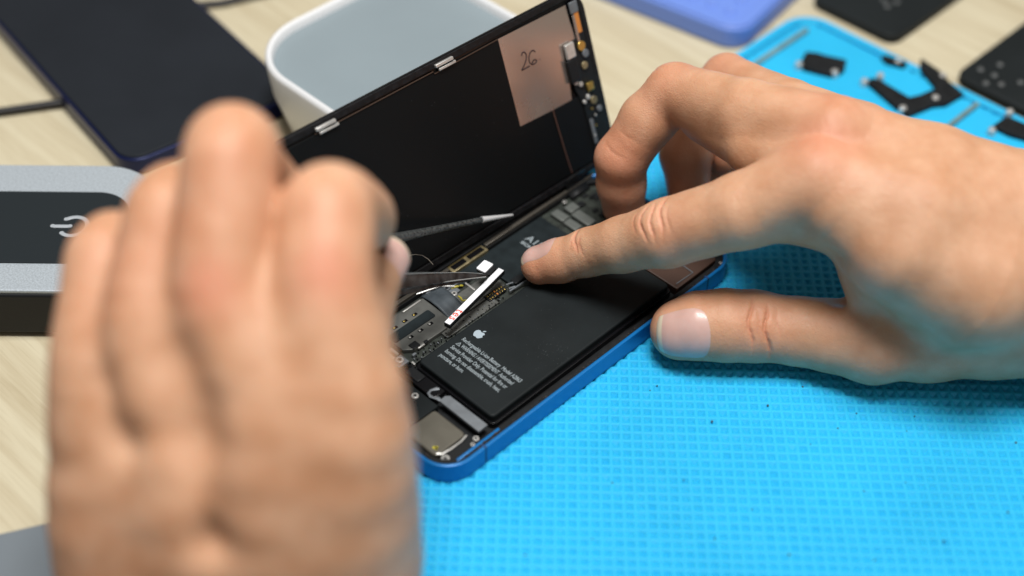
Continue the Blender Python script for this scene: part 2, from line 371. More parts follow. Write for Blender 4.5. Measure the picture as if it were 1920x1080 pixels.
# coil of yellow glue round screw
def screw(x, y, z, r, parent, T=None, m='steel'):
    s_ = MB().cyl(x, y, z, z+.45*r, r, 20, T, r*.92); o = s_.build('screw', M[m], parent, bev=.08*r)
    q = MB()
    for a in (0, 60, 120):
        c, s2 = math.cos(math.radians(a))*r*.5, math.sin(math.radians(a))*r*.5; pz = (-s2*.25, c*.25)
        q.prism([(x+c+pz[0], y+s2+pz[1]), (x-c+pz[0], y-s2+pz[1]), (x-c-pz[0], y-s2-pz[1]), (x+c-pz[0], y+s2-pz[1])], z+.45*r+.01, z+.45*r+.02, T)
    q.build('screw_slot', M['blackmatte'], o, smooth=False); return o
screw(11.8, 60.3, 8.6, 1.15, board)
yl = MB()
for (ax, ay, bx, by) in ((9.0, 61.5, 10.2, 64.5), (13.6, 60.6, 16.3, 60.0), (16.3, 60.0, 18.2, 61.6), (10.0, 64.2, 11.0, 65.4)):
    yl.tube([(ax, ay, 8.65), ((ax+bx)/2, (ay+by)/2+.2, 8.8), (bx, by, 8.65)], [.25, .42, .25], 8)
yl.build('yellow_glue', mat('yellow_glue', (.42, .36, .03), .4), board)
# gold contact cluster beside the strip
gc = MB().box(20.2, 66.6, 8.3, 23.4, 75.2, 8.9); gcl = gc.build('contact_block', M['black'], board, bev=.15)
gm = MB(); go = MB()
for i in range(7):
    for j in range(2):
        x, y = 20.8+j*1.6, 67.3+i*1.15
        (go if i == 3 else gm).box(x, y, 8.9, x+.75, y+.55, 9.15)
gm.build('gold_contact', M['gold'], gcl, bev=.08); go.build('copper_contact', M['orange'], gcl, bev=.08)
fx = MB(); fx.tube([(24.6, 78, 9.1), (23.9, 75.6, 9.2), (25.0, 74.8, 9.2), (25.4, 83, 9.3)], .35, 8); fx.tube([(22.6, 79, 9.1), (21.8, 76.4, 9.2)], .25, 8)
fx.build('spring_clip', M['dullsteel'], board)
# many small chips along the battery side edge
ch = MB(); cg = MB()
for i in range(60):
    y = 29+i*.72; x = 23.6+random.uniform(-.5, .9)+(1.6 if i % 2 else 0)
    (ch if i % 3 else cg).box(x, y, 7.6, x+random.uniform(.35, .8), y+.35, 8.2+random.uniform(0, .5))
for i in range(40):
    y = 84+random.uniform(0, 26); x = random.uniform(24.3, 26); ch.box(x, y, 7.6, x+.6, y+.5, 8.3)
ch.build('chip_row', M['black'], board, bev=.05); cg.build('solder_row', M['dullsteel'], board, bev=.05)
# card reader: plate with dark label and six window slots with bent contacts
def TR(x, y, z): return (x, y, z)
plate = [(5.4, 30.0), (8.2, 28.0), (19.8, 28.4), (22.4, 31.6), (22.6, 46.5), (20.8, 50.6), (6.0, 50.6), (5.4, 49)]
slots = [(10.0, 33.8+4.6*i) for i in range(3)]+[(17.2, 34.6+4.6*i) for i in range(3)]
rd = MB().prism(plate, 7.6, 9.3).build('card_reader', M['shield'], PH, bev=.25)
lab = MB().prism(rrect(11.6, 28.7, 15.8, 47.8, .8, 4), 9.3, 9.62).build('dark_label', M['graphite'], rd, bev=.12)
for (x, y) in slots:
    MB().box(x-.55, y-1.0, 9.3, x+.65, y+.95, 9.36).build('slot', M['blackgloss'], rd, bev=.02)
    MB().prism([(x-.3, y-.85), (x+.4, y-.85), (x+.4, y-.1), (x-.3, y-.1)], 9.37, 9.7).build('contact_spring', M['gold'] if x < 12 else M['steel'], rd, bev=.12)
tb = MB(); tb.box(16.6, 27.9, 8.2, 19.4, 28.4, 9.0); tb.box(21.9, 33.0, 8.4, 22.9, 36, 9.1); tb.box(6.2, 40.5, 9.3, 6.8, 49, 9.9); tb.build('bent_tab', M['steel'], rd, bev=.15)
bk = MB(); bk.box(19.6, 31.2, 9.2, 22.4, 34.4, 9.7); bk.box(21.8, 36, 9.0, 23.0, 37.6, 9.6); bk.build('black_latch', M['black'], rd, bev=.2)
# parallel slits beside the reader
sl = MB()
for i in range(5): sl.box(3.6+1.25*i, 52.2+i*.6, 7.6, 4.1+1.25*i, 66, 9.2+.15*(i % 2))
sl.build('contact_rails', M['dullsteel'], board, bev=.1)
# wide grey flat cable bulging up beside the reader
fc = MB(); n = 14; vs = []; fs = []
for i in range(n+1):
    t = i/n; x = 4.4+15.5*t; z = 8.8+2.0*math.sin(math.pi*min(1, t*.95))*(1-t*.25)
    for j in range(9):
        y = 50.9+8.2*j/8-.9*t; vs.append((x, y, z+.08*math.sin(j*2.2)))
for i in range(n):
    for j in range(8): a = i*9+j; fs.append((a, a+1, a+10, a+9))
fc.add(vs, fs); fo = fc.build('flat_cable', mat('grey_flex_cable', (.05, .062, .072), .5, .1, var=.15, vscale=300), board)
so = fo.modifiers.new('thick', 'SOLIDIFY'); so.thickness = .25*S
# silver springs and screw at the lower corner
lw = MB()
for (x0_, y0_, x1_, y1_) in ((16.0, 25.8, 19.8, 26.2), (16.6, 23.6, 20.6, 24.0), (17.2, 21.4, 21.0, 21.8), (14.0, 27.2, 17, 27.5)):
    lw.box(x0_, y0_, 8.4, x1_, y1_+.55, 9.0)
lw.tube([(21.4, 20.2, 8.9), (24.0, 19.8, 9.3), (26.6, 19.6, 8.7)], .22, 6); lw.tube([(15.5, 20.0, 9.4), (20.6, 20.2, 9.8)], .25, 6)
lw.build('spring_contacts', M['steel'], PH, bev=.1)
MB().box(20.4, 22.3, 7.6, 24.9, 26.9, 9.0).build('screw_bracket', M['dullsteel'], PH, bev=.3)
screw(22.6, 24.6, 9.0, 1.5, PH)
MB().box(13.5, 27.0, 7.6, 19.6, 28.6, 9.3).build('board_connector', M['black'], PH, bev=.2)
for (x, y, w_, h_, z_, mm) in ((17.0, 18.2, 2.6, 1.2, 9.2, 'steel'), (20.6, 17.4, 1.0, 2.6, 9.0, 'gold'), (25.6, 27.0, 1.6, .7, 8.8, 'steel'), (23.2, 29.4, .9, 1.6, 9.0, 'dullsteel'), (19.6, 20.3, 1.2, .8, 9.3, 'steel'), (27.6, 19.0, 2.2, .6, 9.2, 'dullsteel'), (24.6, 17.2, .7, .7, 9.1, 'gold'), (6.0, 53.0, 4.5, .6, 9.4, 'steel'), (10.5, 66.6, 5.0, .7, 8.9, 'steel')):
    MB().box(x, y, 7.4, x+w_, y+h_, z_).build('small_clip', M[mm], PH, bev=.12)
MB().tube([(3.2, 50, 9.6), (6.5, 58.5, 10.2), (9.5, 62.5, 9.4)], .28, 8).build('fine_wire', M['steel'], PH)
# lower third: haptic motor plate, bracket, speaker
MB().prism([(22, 6), (46.5, 6), (46.5, 20.2), (26, 20.2), (22, 18)], HB+2.45, 8.8).build('haptic_motor', M['battery'], PH, bev=.4)
MB().box(26.0, 21.0, HB+2.45, 43.5, 26.2, 9.2).build('connector_cover', M['blackgloss'], PH, bev=.5)
MB().box(28.0, 22.0, 9.2, 34.5, 25.6, 9.7).build('connector_cap', M['black'], PH, bev=.4)
br = MB().prism([(45.4, 21.4), (64.2, 21.4), (64.2, 25.6), (46.4, 25.6), (45.2, 24.3)], 8.2, 9.5); br = br.build('bracket', M['dullsteel'], PH, bev=.25)
tag(br, 'long grey metal bracket below the battery')
MB().tube([(46, 22.0, 9.2), (44.3, 21.9, 9.3), (43.3, 21.3, 9.2), (42.0, 20.8, 9.2), (40.4, 21.3, 9.2), (40.0, 22.8, 9.2), (40.8, 24.6, 9.2), (41.6, 25.2, 9.2)], [.6, .8, .45, .5, .55, .5, .75, .5], 8, (0, 0, 1, .45)).build('hook_clip', M['dullsteel'], PH)
MB().prism(rrect(47.2, 4.4, 62.0, 17.8, 1.4, 5), HB+2.45, 9.5).build('speaker', mat('speaker_can', (.13, .12, .095), .45, .35, var=.12, vscale=90), PH, bev=.5)
MB().tube([(61.5, 5.4, 9.4), (62.6, 6.6, 9.3), (63.0, 10, 9.2), (63.0, 14.6, 9.1), (62.4, 17.6, 9.1)], .35, 8).build('speaker_lip', M['steel'], PH)
yd = MB(); [yd.cyl(59.6+random.uniform(-.7, .7), 7.8+random.uniform(-1.3, 1.3), 9.5, 9.62, random.uniform(.25, .55), 8) for _ in range(7)]
yd.build('yellow_dab', mat('yellow_dab', (.55, .48, .03), .5), PH)
for (x, y, r_) in ((38.0, 17.5, 1.3), (45.6, 6.8, 1.2), (64.6, 6.2, 1.5), (65.4, 19.0, 1.1), (66.4, 16.6, .8)): screw(x, y, 8.7, r_, PH)
MB().prism([(62.8, 5), (67.4, 5), (67.4, 19), (63.4, 20)], HB+2.45, 8.7).build('corner_support', M['black'], PH, bev=.3)
MB().box(67.5, 8, 8.9, 68.6, 27, 9.75).build('blue_liner', M['frame'], PH, bev=.3)
# connector block at the hinge side
cb = MB().box(1.2, 66.5, HB+3, 5.0, 84.0, 10.4).build('side_connector', M['olive'], PH, bev=.2)
MB().box(2.0, 67.6, 10.41, 4.2, 74.0, 10.5).build('connector_slot', M['blackgloss'], cb); MB().box(2.0, 75.5, 10.41, 4.2, 82.8, 10.5).build('connector_slot', M['blackgloss'], cb)
cm = MB()
for i in range(16): cm.box(1.3, 67.2+i*1.0, 10.42, 1.95, 67.7+i*1.0, 10.6)
cm.build('connector_pins', M['gold'], cb)
MB().box(1.75, 84.4, HB+3, 3.3, 143, 10.9).build('hinge_rail', mat('bronze_rail', (.10, .09, .075), .4, .5), PH, bev=.2)
MB().box(1.75, 12, HB+3, 3.3, 66.2, 10.9).build('hinge_rail', mat('bronze_rail_b', (.10, .09, .075), .4, .5), PH, bev=.2)
# upper end: grey connector shields, coppery camera plate
for (x0_, y0_, x1_, y1_) in ((6.0, 115.5, 12.5, 119.5), (12.9, 115.2, 19.4, 119.0), (7.2, 121.5, 11.4, 126.5), (11.9, 120.6, 21.0, 125.0)):
    MB().box(x0_, y0_, 7.6, x1_, y1_, 9.3).build('connector_shield', mat('shield_grey', (.12, .13, .12), .5, .3), board, bev=.4)
screw(5.0, 124.5, 8.6, .9, board)
MB().box(30.0, 118.4, HB+2.45, 66.0, 141, 9.0).build('camera_plate', M['tan'], PH, bev=.3)
MB().tube([(64.2, 120, 9.1), (64.6, 128.8, 9.2), (52, 129.6, 9.2)], .25, 6).build('plate_edge', M['dullsteel'], PH)
screw(68.6, 139.6, 9.4, .7, PH)  # bright disc standing in for a reflected glint, not a real screw
tu = MB()
for i in range(14):
    x, y = random.uniform(6, 24), random.uniform(127, 139); tu.box(x, y, 7.6, x+random.uniform(1, 3), y+random.uniform(1, 3), random.uniform(8.2, 9.3))
tu.build('upper_chips', M['black'], board, bev=.2)

# display lid ------------------------------------------------------
LQ = np.array([-1.99074567, 11.6327157, 13.6979943]); TH, YW, XR = 1.94177133, -.0241930128, -.0110780735
def _r(ax, a):
    c, s_ = math.cos(a), math.sin(a)
    return {'x': np.array([[1,0,0],[0,c,-s_],[0,s_,c]]), 'y': np.array([[c,0,-s_],[0,1,0],[s_,0,c]]), 'z': np.array([[c,-s_,0],[s_,c,0],[0,0,1]])}[ax]
LM = _r('z', YW) @ _r('x', XR) @ _r('y', TH)
def LT(x, y, h):      # x away from hinge, y along the phone, h height above the inner face (towards the viewer)
    return LQ+LM @ np.array([x, y, -1.6-h])
LW, LL = 69.5, 144.7
lid = MB().prism(rrect(0, 0, LW, LL, 9, 12), -1.6, -.35, LT).build('display_lid', M['blackgloss'], PH, bev=.25)
MB().ring(rrect(.3, .3, LW-.3, LL-.3, 8.7, 12), rrect(2.6, 2.6, LW-2.6, LL-2.6, 6.5, 12), -.34, .5, LT).build('lid_rim', mat('rim_black', (.008, .008, .009), .35, spec=.25, var=.4, vscale=500, bump=.3, bscale=900), lid, bev=.15)
MB().prism([(3.4, 4), (65.6, 4), (65.6, 118.5), (30.8, 119), (3.4, 120.4)], -.33, .12, LT).build('lid_backplate', mat('lid_black_film', (.0042, .0048, .0052), .42, spec=.16), lid, bev=.05)
MB().prism([(3.4, 120.8), (30.6, 119.4), (30, 134), (25, 138), (3.4, 139)], -.33, .2, LT).build('lid_sensor_cover', mat('lid_black_film_b', (.006, .0066, .0075), .5, spec=.12), lid, bev=.1)
ld = MB()
for i in range(70):
    x, y = random.uniform(6, 63), random.uniform(8, 116); ld.cyl(x, y, .12, .14, random.uniform(.03, .09), 5, LT)
tag(ld.build('lid_dust', mat('dust_pale', (.16, .17, .18), .8), lid, smooth=False), kind='stuff')
st = MB().prism([(65.5, 102.2), (65.0, 136.0), (58.6, 136.2), (51.5, 137.4), (50.8, 130.6), (44.9, 129.6), (35.9, 129.4), (30.4, 128.7), (30.6, 118.5), (31.4, 102.3)], .13, .2, LT)
foil = st.build('foil_sticker', M['copper'], lid); tag(foil, 'pink copper coloured foil with 26. written on it')
def catmull(pts, k=6):
    pts = [np.array(q, float) for q in pts]; out = []
    for i in range(len(pts)-1):
        a = pts[max(i-1, 0)]; b = pts[i]; c = pts[i+1]; d_ = pts[min(i+2, len(pts)-1)]
        for j in range(k):
            t = j/k; out.append(.5*((2*b)+(-a+c)*t+(2*a-5*b+4*c-d_)*t*t+(-a+3*b-3*c+d_)*t**3))
    return out+[pts[-1]]
wr = MB(); nrm = -LM[:, 2]
for stroke in ([(55.6, 110.7), (56.5, 111.3), (56.3, 112.3), (55.1, 112.8), (53.6, 112.3), (51.8, 110.7), (50.7, 109.2), (50.6, 110.8), (50.6, 113.2)],
               [(54.4, 117.2), (55.2, 116.6), (55.4, 115.7), (54.8, 114.5), (53.6, 113.7), (52.2, 113.5), (51.0, 114.0), (50.5, 115.0), (50.7, 116.4), (51.3, 116.8), (51.9, 116.0), (51.5, 114.9), (50.9, 114.6)],
               [(50.9, 118.2), (51.0, 118.5)]):
    wr.tube([LT(x, y, .24) for x, y in catmull(stroke)], .26, 6, (*nrm, .25))
wr.build('handwriting', M['ink'], foil)
for (a, y0_, y1_) in ((66.3, 72.6, 80.6), (66.0, 20.4, 28.6)):
    MB().box(a+.7, y0_, .1, a+1.9, y1_, 1.5, LT).build('lid_clip', M['steel'], lid, bev=.2)
    MB().box(a-.9, y0_+1.2, .1, a+.1, y1_+1.0, 1.1, LT).build('lid_clip', M['steel'], lid, bev=.2)
MB().tube([LT(65.9, 20, .3), LT(66.0, 71.6, .3), LT(65.1, 71.9, .3), LT(65.5, 102, .3)], .2, 6).build('lid_trim', mat('copper_trim', (.12, .08, .06), .4, .7), lid)
MB().tube([LT(30.6, 118.7, .3), LT(11.8, 119.8, .35), LT(3.7, 120.6, .3)], .22, 6, (*nrm, .5)).build('copper_seam', mat('copper_seam', (.22, .11, .08), .4, .6), lid)
# sensor strip on the lid's far end
fs_ = MB().prism([(64, 138.6), (65.5, 141.5), (6, 142.3), (6, 134), (26, 133.4), (34, 131), (50.8, 130.9), (51.6, 137.8)], .14, .7, LT).build('sensor_flex', M['black'], lid, bev=.1)
MB().box(45.8, 130.0, .7, 51.6, 134.4, 2.0, LT).build('sensor_housing', M['steel'], lid, bev=.3)
MB().box(36.5, 129.2, .7, 45.5, 134.0, 2.2, LT).build('sensor_block', M['black'], lid, bev=.3)
MB().box(53.0, 138.3, .7, 63.0, 140.6, 1.0, LT).build('lid_flex', M['orange'], lid, bev=.1)
MB().box(50.0, 137.2, .71, 60.5, 138.4, 1.2, LT).build('lid_flex', M['copper'], lid, bev=.1)
MB().box(61.0, 136.8, .72, 65.4, 140.8, 1.3, LT).build('lid_flex_end', M['dullsteel'], lid, bev=.2)
for (x, y, r_, mm) in ((48.2, 138.3, 1.9, 'gold'), (44.8, 139.5, 1.6, 'dullsteel'), (40.6, 137.8, 1.5, 'olive'), (36.2, 131.8, 1.1, 'steel'), (34.6, 133.9, 1.0, 'steel'), (28.5, 136.0, 1.0, 'steel'), (27.4, 133.8, .8, 'steel'), (26.2, 138.4, 1.6, 'olive'), (22.0, 140.2, 1.2, 'dullsteel'), (6.0, 137.2, 1.0, 'gold')):
    MB().cyl(x, y, .7, 1.5, r_, 18, LT).build('lid_contact', M[mm], lid, bev=.15)
MB().box(30.6, 136.2, .72, 33.8, 139.4, 2.0, LT).build('gold_pad', M['gold'], lid, bev=.2)
MB().box(9.5, 134.5, .3, 19.5, 136.2, .9, LT).build('lid_flex_end', M['dullsteel'], lid, bev=.2)
for i in range(7):
    x, y = random.uniform(8, 34), random.uniform(134.5, 141); MB().box(x, y, .72, x+.9, y+.7, 1.2, LT).build('lid_chip', M['steel'] if i % 2 else M['gold'], lid, bev=.1)
# flex that joins lid and body
fl = MB(); vs = []; fs = []
for i in range(9):
    t = i/8; a = math.pi*t
    for y in (128, 138): vs.append((2.5+3.5*(1-t)-3.0*math.sin(a)*.4, y, 8.6+7.5*t-1.5*math.sin(a)))
for i in range(8): k = 2*i; fs.append((k, k+1, k+3, k+2))
fl.add(vs, fs); o = fl.build('joining_flex', M['black'], PH); o.modifiers.new('t', 'SOLIDIFY').thickness = .2*S

# ---------------------------------------------------------------- strip, tweezers, pick, hair
A = np.array([25.4, 44.1, 15.0]); B_ = np.array([19.6, 76.1, 15.5])
ax = (B_-A)/np.linalg.norm(B_-A); sd = np.cross([0, 0, 1], ax); sd /= np.linalg.norm(sd); nn = np.cross(ax, sd)
nn = nn*.93+sd*(-.0); 
def ST(x, y, z): return A+ax*y+sd*x+nn*z
L_ = float(np.linalg.norm(B_-A))
sr = thing('ribbon_strip', 'narrow white strip with red tes lettering held over the phone by the tweezers', 'adhesive strip', tuple(A))
MB().box(-1.25, 0, -2.2, 1.3, L_+.4, -.12, ST).build('dark_backing', M['black'], sr, bev=.2)
MB().box(-1.1, 0.1, -.12, 1.15, L_, .12, ST).build('white_film', M['whitefilm'], sr, bev=.1)
ang = math.atan2(-ax[1], -ax[0])
R3 = Matrix(((-ax[0], sd[0]*-1, nn[0]), (-ax[1], sd[1]*-1, nn[1]), (-ax[2], sd[2]*-1, nn[2]))).to_4x4()
p0 = ST(.95, 7.9, .14); tw = text('tes', 'red_lettering', M['red'], sr, 4.1, Matrix.Translation(Vector(p0)) @ R3, 1.0, .02, 1.2, .03)
bpy.context.view_layer.update(); to_mesh(tw)
sq0 = P(909, 500, 16.5)
def SQ(x, y, z): return sq0+ax*y+sd*x+nn*z
MB().prism(rrect(-1.95, -2.6, 1.95, 2.6, .5, 4), -.3, .35, SQ).build('white_square', M['whitefilm'], sr, bev=.08)
MB().prism(rrect(-3.4, -2.4, 2.2, 2.4, .6, 4), -1.7, -.31, SQ).build('square_backing', M['black'], sr, bev=.2)

TW = thing('tweezers', 'fine dark steel tweezers gripping the white strip, held by the blurred hand', 'tweezers', tuple(D(735, 528, 490)))
def blade(path, ws, th, name, m, edge=True):
    pts = [P(*q) for q in path]; mb = MB(); n = len(pts); vs = []; fs = []
    for i, q in enumerate(pts):
        t = pts[min(i+1, n-1)]-pts[max(i-1, 0)]; t /= np.linalg.norm(t)
        a = np.cross(t, TO_CAM); a /= np.linalg.norm(a); b = np.cross(t, a)
        b = b*.8+a*.25
        for (sa, sb) in ((-1, -1), (1, -1), (1, 1), (-1, 1)): vs.append(q+a*sa*ws[i]/2+b*sb*th[i]/2)
    fs = [(3, 2, 1, 0), tuple((n-1)*4+k for k in range(4))]
    for i in range(n-1):
        for k in range(4): fs.append((i*4+k, i*4+(k+1) % 4, i*4+4+(k+1) % 4, i*4+4+k))
    mb.add(vs, fs); return mb.build(name, m, TW if name == 'blade' else None, bev=.15)
blade([(913, 516, 18.0), (870, 517, 22), (800, 522, 493), (735, 528, 478), (690, 536, 462), (600, 560, 430), (520, 590, 405)], [.5, 2.3, 4.2, 5.0, 6, 8, 8], [.5, .8, 1.0, 1.2, 1.4, 1.4, 1.4], 'blade', M['toolblack'])
blade([(912, 518, 17.4), (870, 526, 20), (800, 538, 500), (735, 552, 488), (690, 562, 474), (600, 580, 440), (520, 596, 409)], [.4, .9, 1.5, 2.0, 4, 7, 8], [.5, .8, 1.0, 1.2, 1.4, 1.4, 1.4], 'blade', M['toolblack'])
MB().tube([P(*q) for q in [(911, 519, 18.6), (870, 524, 22), (800, 533, 493), (735, 542, 478), (690, 550, 464)]], [.16, .2, .24, .3, .3], 8).build('bright_edge', M['tooledge'], TW)  # thin bright tube along the lower side of the blades
MB().tube([P(*q) for q in [(905, 513, 19.4), (870, 511, 23), (800, 512, 492), (735, 514, 477)]], [.08, .12, .14, .16], 8).build('bright_edge', M['tooledge'], TW)  # thin bright tube along the upper side
PK = thing('pick', 'thin dark pick with bright silver tip pointing over the hinge of the phone', 'pick', tuple(W(960, 403, 14)))
pts = [(961, 403, 17), (935, 407, 19.5), (903, 412, 22.5)]
MB().tube([P(*q) for q in pts], [.4, .75, 1.2], 14).build('silver_tip', mat('bright_steel', (.80, .81, .82), .25, .45), PK, bev=0)
pts = [(904, 412, 22.4), (860, 421, 528), (800, 434, 514), (745, 446, 500), (690, 458, 484), (640, 470, 460)]
MB().tube([P(*q) for q in pts], [1.05, 1.1, 1.4, 1.8, 2.2, 2.6], 14, (*TO_CAM, .6)).build('shaft', mat('dark_coated_shaft', (.10, .11, .11), .28, .6, var=.45, vscale=900), PK)
MB().tube([P(u, v, 24+i*.2) for i, (u, v) in enumerate([(752, 488), (764, 480), (778, 477), (792, 479), (803, 486), (812, 496)])], [.12]*6, 6).build('hair', mat('hair', (.25, .22, .18), .3, .3), None)
tag(bpy.data.objects['hair'], 'thin curved hair or wire beside the thumb holding the tweezers', 'hair')

# ---------------------------------------------------------------- background things
# white dish with grey-blue inlay
ds = thing('dish', 'white rounded square dish with grey blue inside behind the raised lid', 'dish', (-76, 121, 0))
def loft(levels, name, m, parent, close_bottom=True, close_top=False, bev=0):
    mb = MB(); n = len(levels[0][0]); vs = [(x, y, z) for pl, z in levels for x, y in pl]; fs = []
    for i in range(len(levels)-1):
        for k in range(n): fs.append((i*n+k, i*n+(k+1) % n, (i+1)*n+(k+1) % n, (i+1)*n+k))
    if close_bottom: fs.append(tuple(range(n))[::-1])
    if close_top: fs.append(tuple((len(levels)-1)*n+k for k in range(n)))
    mb.add(vs, fs); return mb.build(name, m, parent, bev=bev, ang=50)
def rr(d_, r): return rrect(-127+d_, 73.5+d_, -31+-d_, 170-d_, r, 14)
loft([(rr(11, 20), 0), (rr(7, 24), 2), (rr(1.5, 28), 22), (rr(0, 29.5), 36), (rr(.3, 29.2), 37.6), (rr(1.4, 28.2), 38.3), (rr(2.2, 27.4), 38.0), (rr(2.8, 26.8), 37), (rr(3.2, 26.5), 33)], 'dish_body', M['white'], ds)
MB().prism(rr(3.1, 26.6), 31.5, 34.6).build('inlay', M['dishin'], ds, bev=.5)
# second phone, face down/up with dark film
p2 = thing('smartphone', 'dark blue smartphone lying screen up on the desk behind the left hand', 'phone', (-170, 60, 0))
T2 = frame2(-129.5, 18.5, 82.0)
def T2f(x, y, z): return T2(x, y, z)
MB().ring(rrect(0, 0, 78.5, 160, 10), rrect(1.5, 1.5, 77, 158.5, 8.8), 1.2, 8.4, T2f).build('frame', mat('deep_blue_frame', (.004, .010, .06), .35, .4), p2, bev=.5)
MB().prism(rrect(1.4, 1.4, 77.1, 158.6, 8.9), 1.4, 9.0, T2f).build('screen', M['screen'], p2, bev=.4)
MB().prism(rrect(.6, .6, 77.9, 159.4, 9.6), .2, 1.3, T2f).build('back_cover', M['blackgloss'], p2)
cbx = MB().tube([(-260, -70, 2), (-225, -28, 2), (-203, 5, 2.1), (-194, 20, 2.3), (-186, 33, 2.6)], 1.7, 12); c1 = cbx.build('cable', M['cable'], None)
tag(c1, 'black cable running off the left edge beside the dark blue phone', 'cable')
c2 = MB().tube([(-222, 100, 2), (-210, 110, 2.2), (-203, 121, 2.0), (-196, 140, 2), (-180, 170, 2)], 1.7, 12).build('cable', M['cable'], None)
tag(c2, 'short black cable at the far end of the dark blue phone', 'cable')

# box with power symbol
pb = thing('control_box', 'silver and black control box with a power symbol on top, left of the hand', 'control box', (-130, -40, 0))
O_ = np.array([-120.0, 6.3]); e1 = np.array([math.cos(math.radians(44.6)), math.sin(math.radians(44.6))]); e2 = np.array([e1[1], -e1[0]])
def PB(x, y, z): q = O_+e1*x+e2*y; return (q[0], q[1], z)
MB().prism(rrect(-150, 0, 24, 69, 24, 14), 2.0, 20.6, PB).build('housing', M['black'], pb, bev=1.0, seg=3)
MB().prism(rrect(-149.3, .6, 23.4, 68.2, 23.5, 14), 20.4, 22.0, PB).build('silver_top', M['silver'], pb, bev=.5, seg=3)
pn = MB().prism(rrect(-140, 16.4, 14.5, 54.6, 14, 12), 22.0, 22.5, PB).build('black_panel', M['panel'], pb, bev=.2)
for x_ in (-120, 5): MB().box(x_, 12, 0, x_+12, 57, 2.0, PB).build('foot', M['cable'], pb, bev=.4)
pw = MB(); cx_, cy_ = -4.6, 35.6
arc = []
for i in range(25):
    a = math.radians(-180+48+(360-96)*i/24); arc.append(PB(cx_+5.0*math.cos(a), cy_+5.0*math.sin(a), 22.6))
pw.tube(arc, .85, 8, (0, 0, 1, .25)); pw.tube([PB(cx_-7.4, cy_, 22.6), PB(cx_-1.2, cy_, 22.6)], .85, 8, (0, 0, 1, .25))
for q in (arc[0], arc[-1], PB(cx_-7.4, cy_, 22.6), PB(cx_-1.2, cy_, 22.6)): pw.cyl(q[0], q[1], 22.51, 22.8, .85, 14)
pw.build('power_symbol', M['symbol'], pn)
gs = MB().prism([(-14.5-120, -108-120), (-14.5, -108), (7, -69-17), (120, -10), (160, -160), (0, -260)], -60, -57)

# grey pad at the near corner
gp = MB().prism([tuple(W(-260, 1062, 2)[:2]), tuple(W(170, 963, 2)[:2]), tuple(W(260, 1300, 2)[:2]), tuple(W(-160, 1400, 2)[:2])], 0.0, 2.5).build('grey_pad', M['greyslab'], None, bev=.5)
tag(gp, 'plain grey pad lying at the desk corner below the left hand', 'pad')

# translucent blue tray with bumps
vb = thing('parts_tray', 'violet blue plastic tray with rows of round bumps at the far edge', 'tray', (-70, 290, 0))
T3 = frame2(-16, 258, 9)
def T3f(x, y, z): return T3(x, y, z)
MB().prism(rrect(-130, 0, 0, 110, 11, 8), 0, 10.5, T3f).build('tray_body', M['violet'], vb, bev=1.6, seg=4)
MB().ring(rrect(-129, 1, -1, 109, 10, 8), rrect(-124, 6, -6, 104, 7, 8), 10.4, 11.6, T3f).build('tray_rim', M['violet'], vb, bev=.6)
bm_ = MB()
for i in range(12):
    for j in range(9):
        bm_.cyl(-13-i*9.4, 13+j*9.8, 10.2, 11.7, 2.9, 16, T3f, 2.0)
bm_.build('bumps', M['violet'], vb, bev=.4)
# far black plates with screws
def plate_thing(label, T, x0, y0, x1, y1, r, scr):
    t = thing('black_plate', label, 'metal plate', T(x0, y0, 0))
    MB().prism(rrect(x0, y0, x1, y1, r, 6), 0, 4.5, T).build('plate', mat('plate_black', (.010, .013, .014), .55, spec=.2, var=.15, vscale=30), t, bev=.8)
    for (x, y) in scr: MB().cyl(x, y, 4.5, 5.2, 1.5, 14, T, 1.1).build('screw', mat('dim_screw', (.16, .17, .17), .4, .6), t, bev=.2)
TI = lambda x, y, z: (x, y, z)
plate_thing('black plate beyond the mat, nearest the violet blue tray', TI, -18, 311, 28, 372, 6, [(11, 330), (7, 333), (12, 336), (2, 352), (14, 356)])
plate_thing('black plate beyond the mat at the far right corner', TI, 61, 307, 165, 372, 6, [(67, 318), (71, 327), (74, 311), (73.5, 318.5), (79, 315), (84, 322), (90, 330)])
# small black parts with bright screws on the mat
def part_thing(label, polys, scr, z1=5.2, pieces='black_part'):
    t = thing(pieces, label, 'phone part', (*polys[0][0], 3), None)
    for pl in polys: MB().prism(pl, 3.02, z1).build('plate', M['blackmatte'], t, bev=.35)
    for (x, y) in scr: MB().cyl(x, y, z1-2.0, z1+.8, 1.9, 14, None, 1.4).build('screw', M['steel'], t, bev=.25)
def cp(l, z=4.8): return [tuple(W(1080+x*.4375, y*.4375, z)[:2]) for x, y in l]
part_thing('small black oblong part with two bright screws on the far mat', [cp([(965, 262), (985, 222), (1040, 228), (1060, 236), (1160, 258), (1150, 300), (1120, 318), (1095, 322), (975, 292)])], cp([(955, 277), (1108, 312)]))
part_thing('black L shaped part with bright screws on the far mat', [cp([(1248, 352), (1262, 336), (1300, 342), (1428, 418), (1470, 408), (1545, 378), (1475, 292), (1478, 250), (1560, 305), (1600, 352), (1662, 402), (1588, 446), (1530, 452), (1425, 494), (1385, 470)])], cp([(1236, 350), (1304, 326), (1400, 468), (1540, 423), (1572, 326)]))
part_thing('tiny black bracket near the far rim of the mat', [cp([(1308, 242), (1330, 236), (1420, 268), (1408, 284), (1330, 264)])], cp([(1380, 266)]))
part_thing('black bar part with bright screws at the right edge of the mat', [cp([(1786, 540), (1830, 508), (1850, 500), (1960, 545), (2100, 600), (2080, 650), (1920, 592), (1860, 575)])], cp([(1858, 482), (1782, 560), (1990, 620)]))

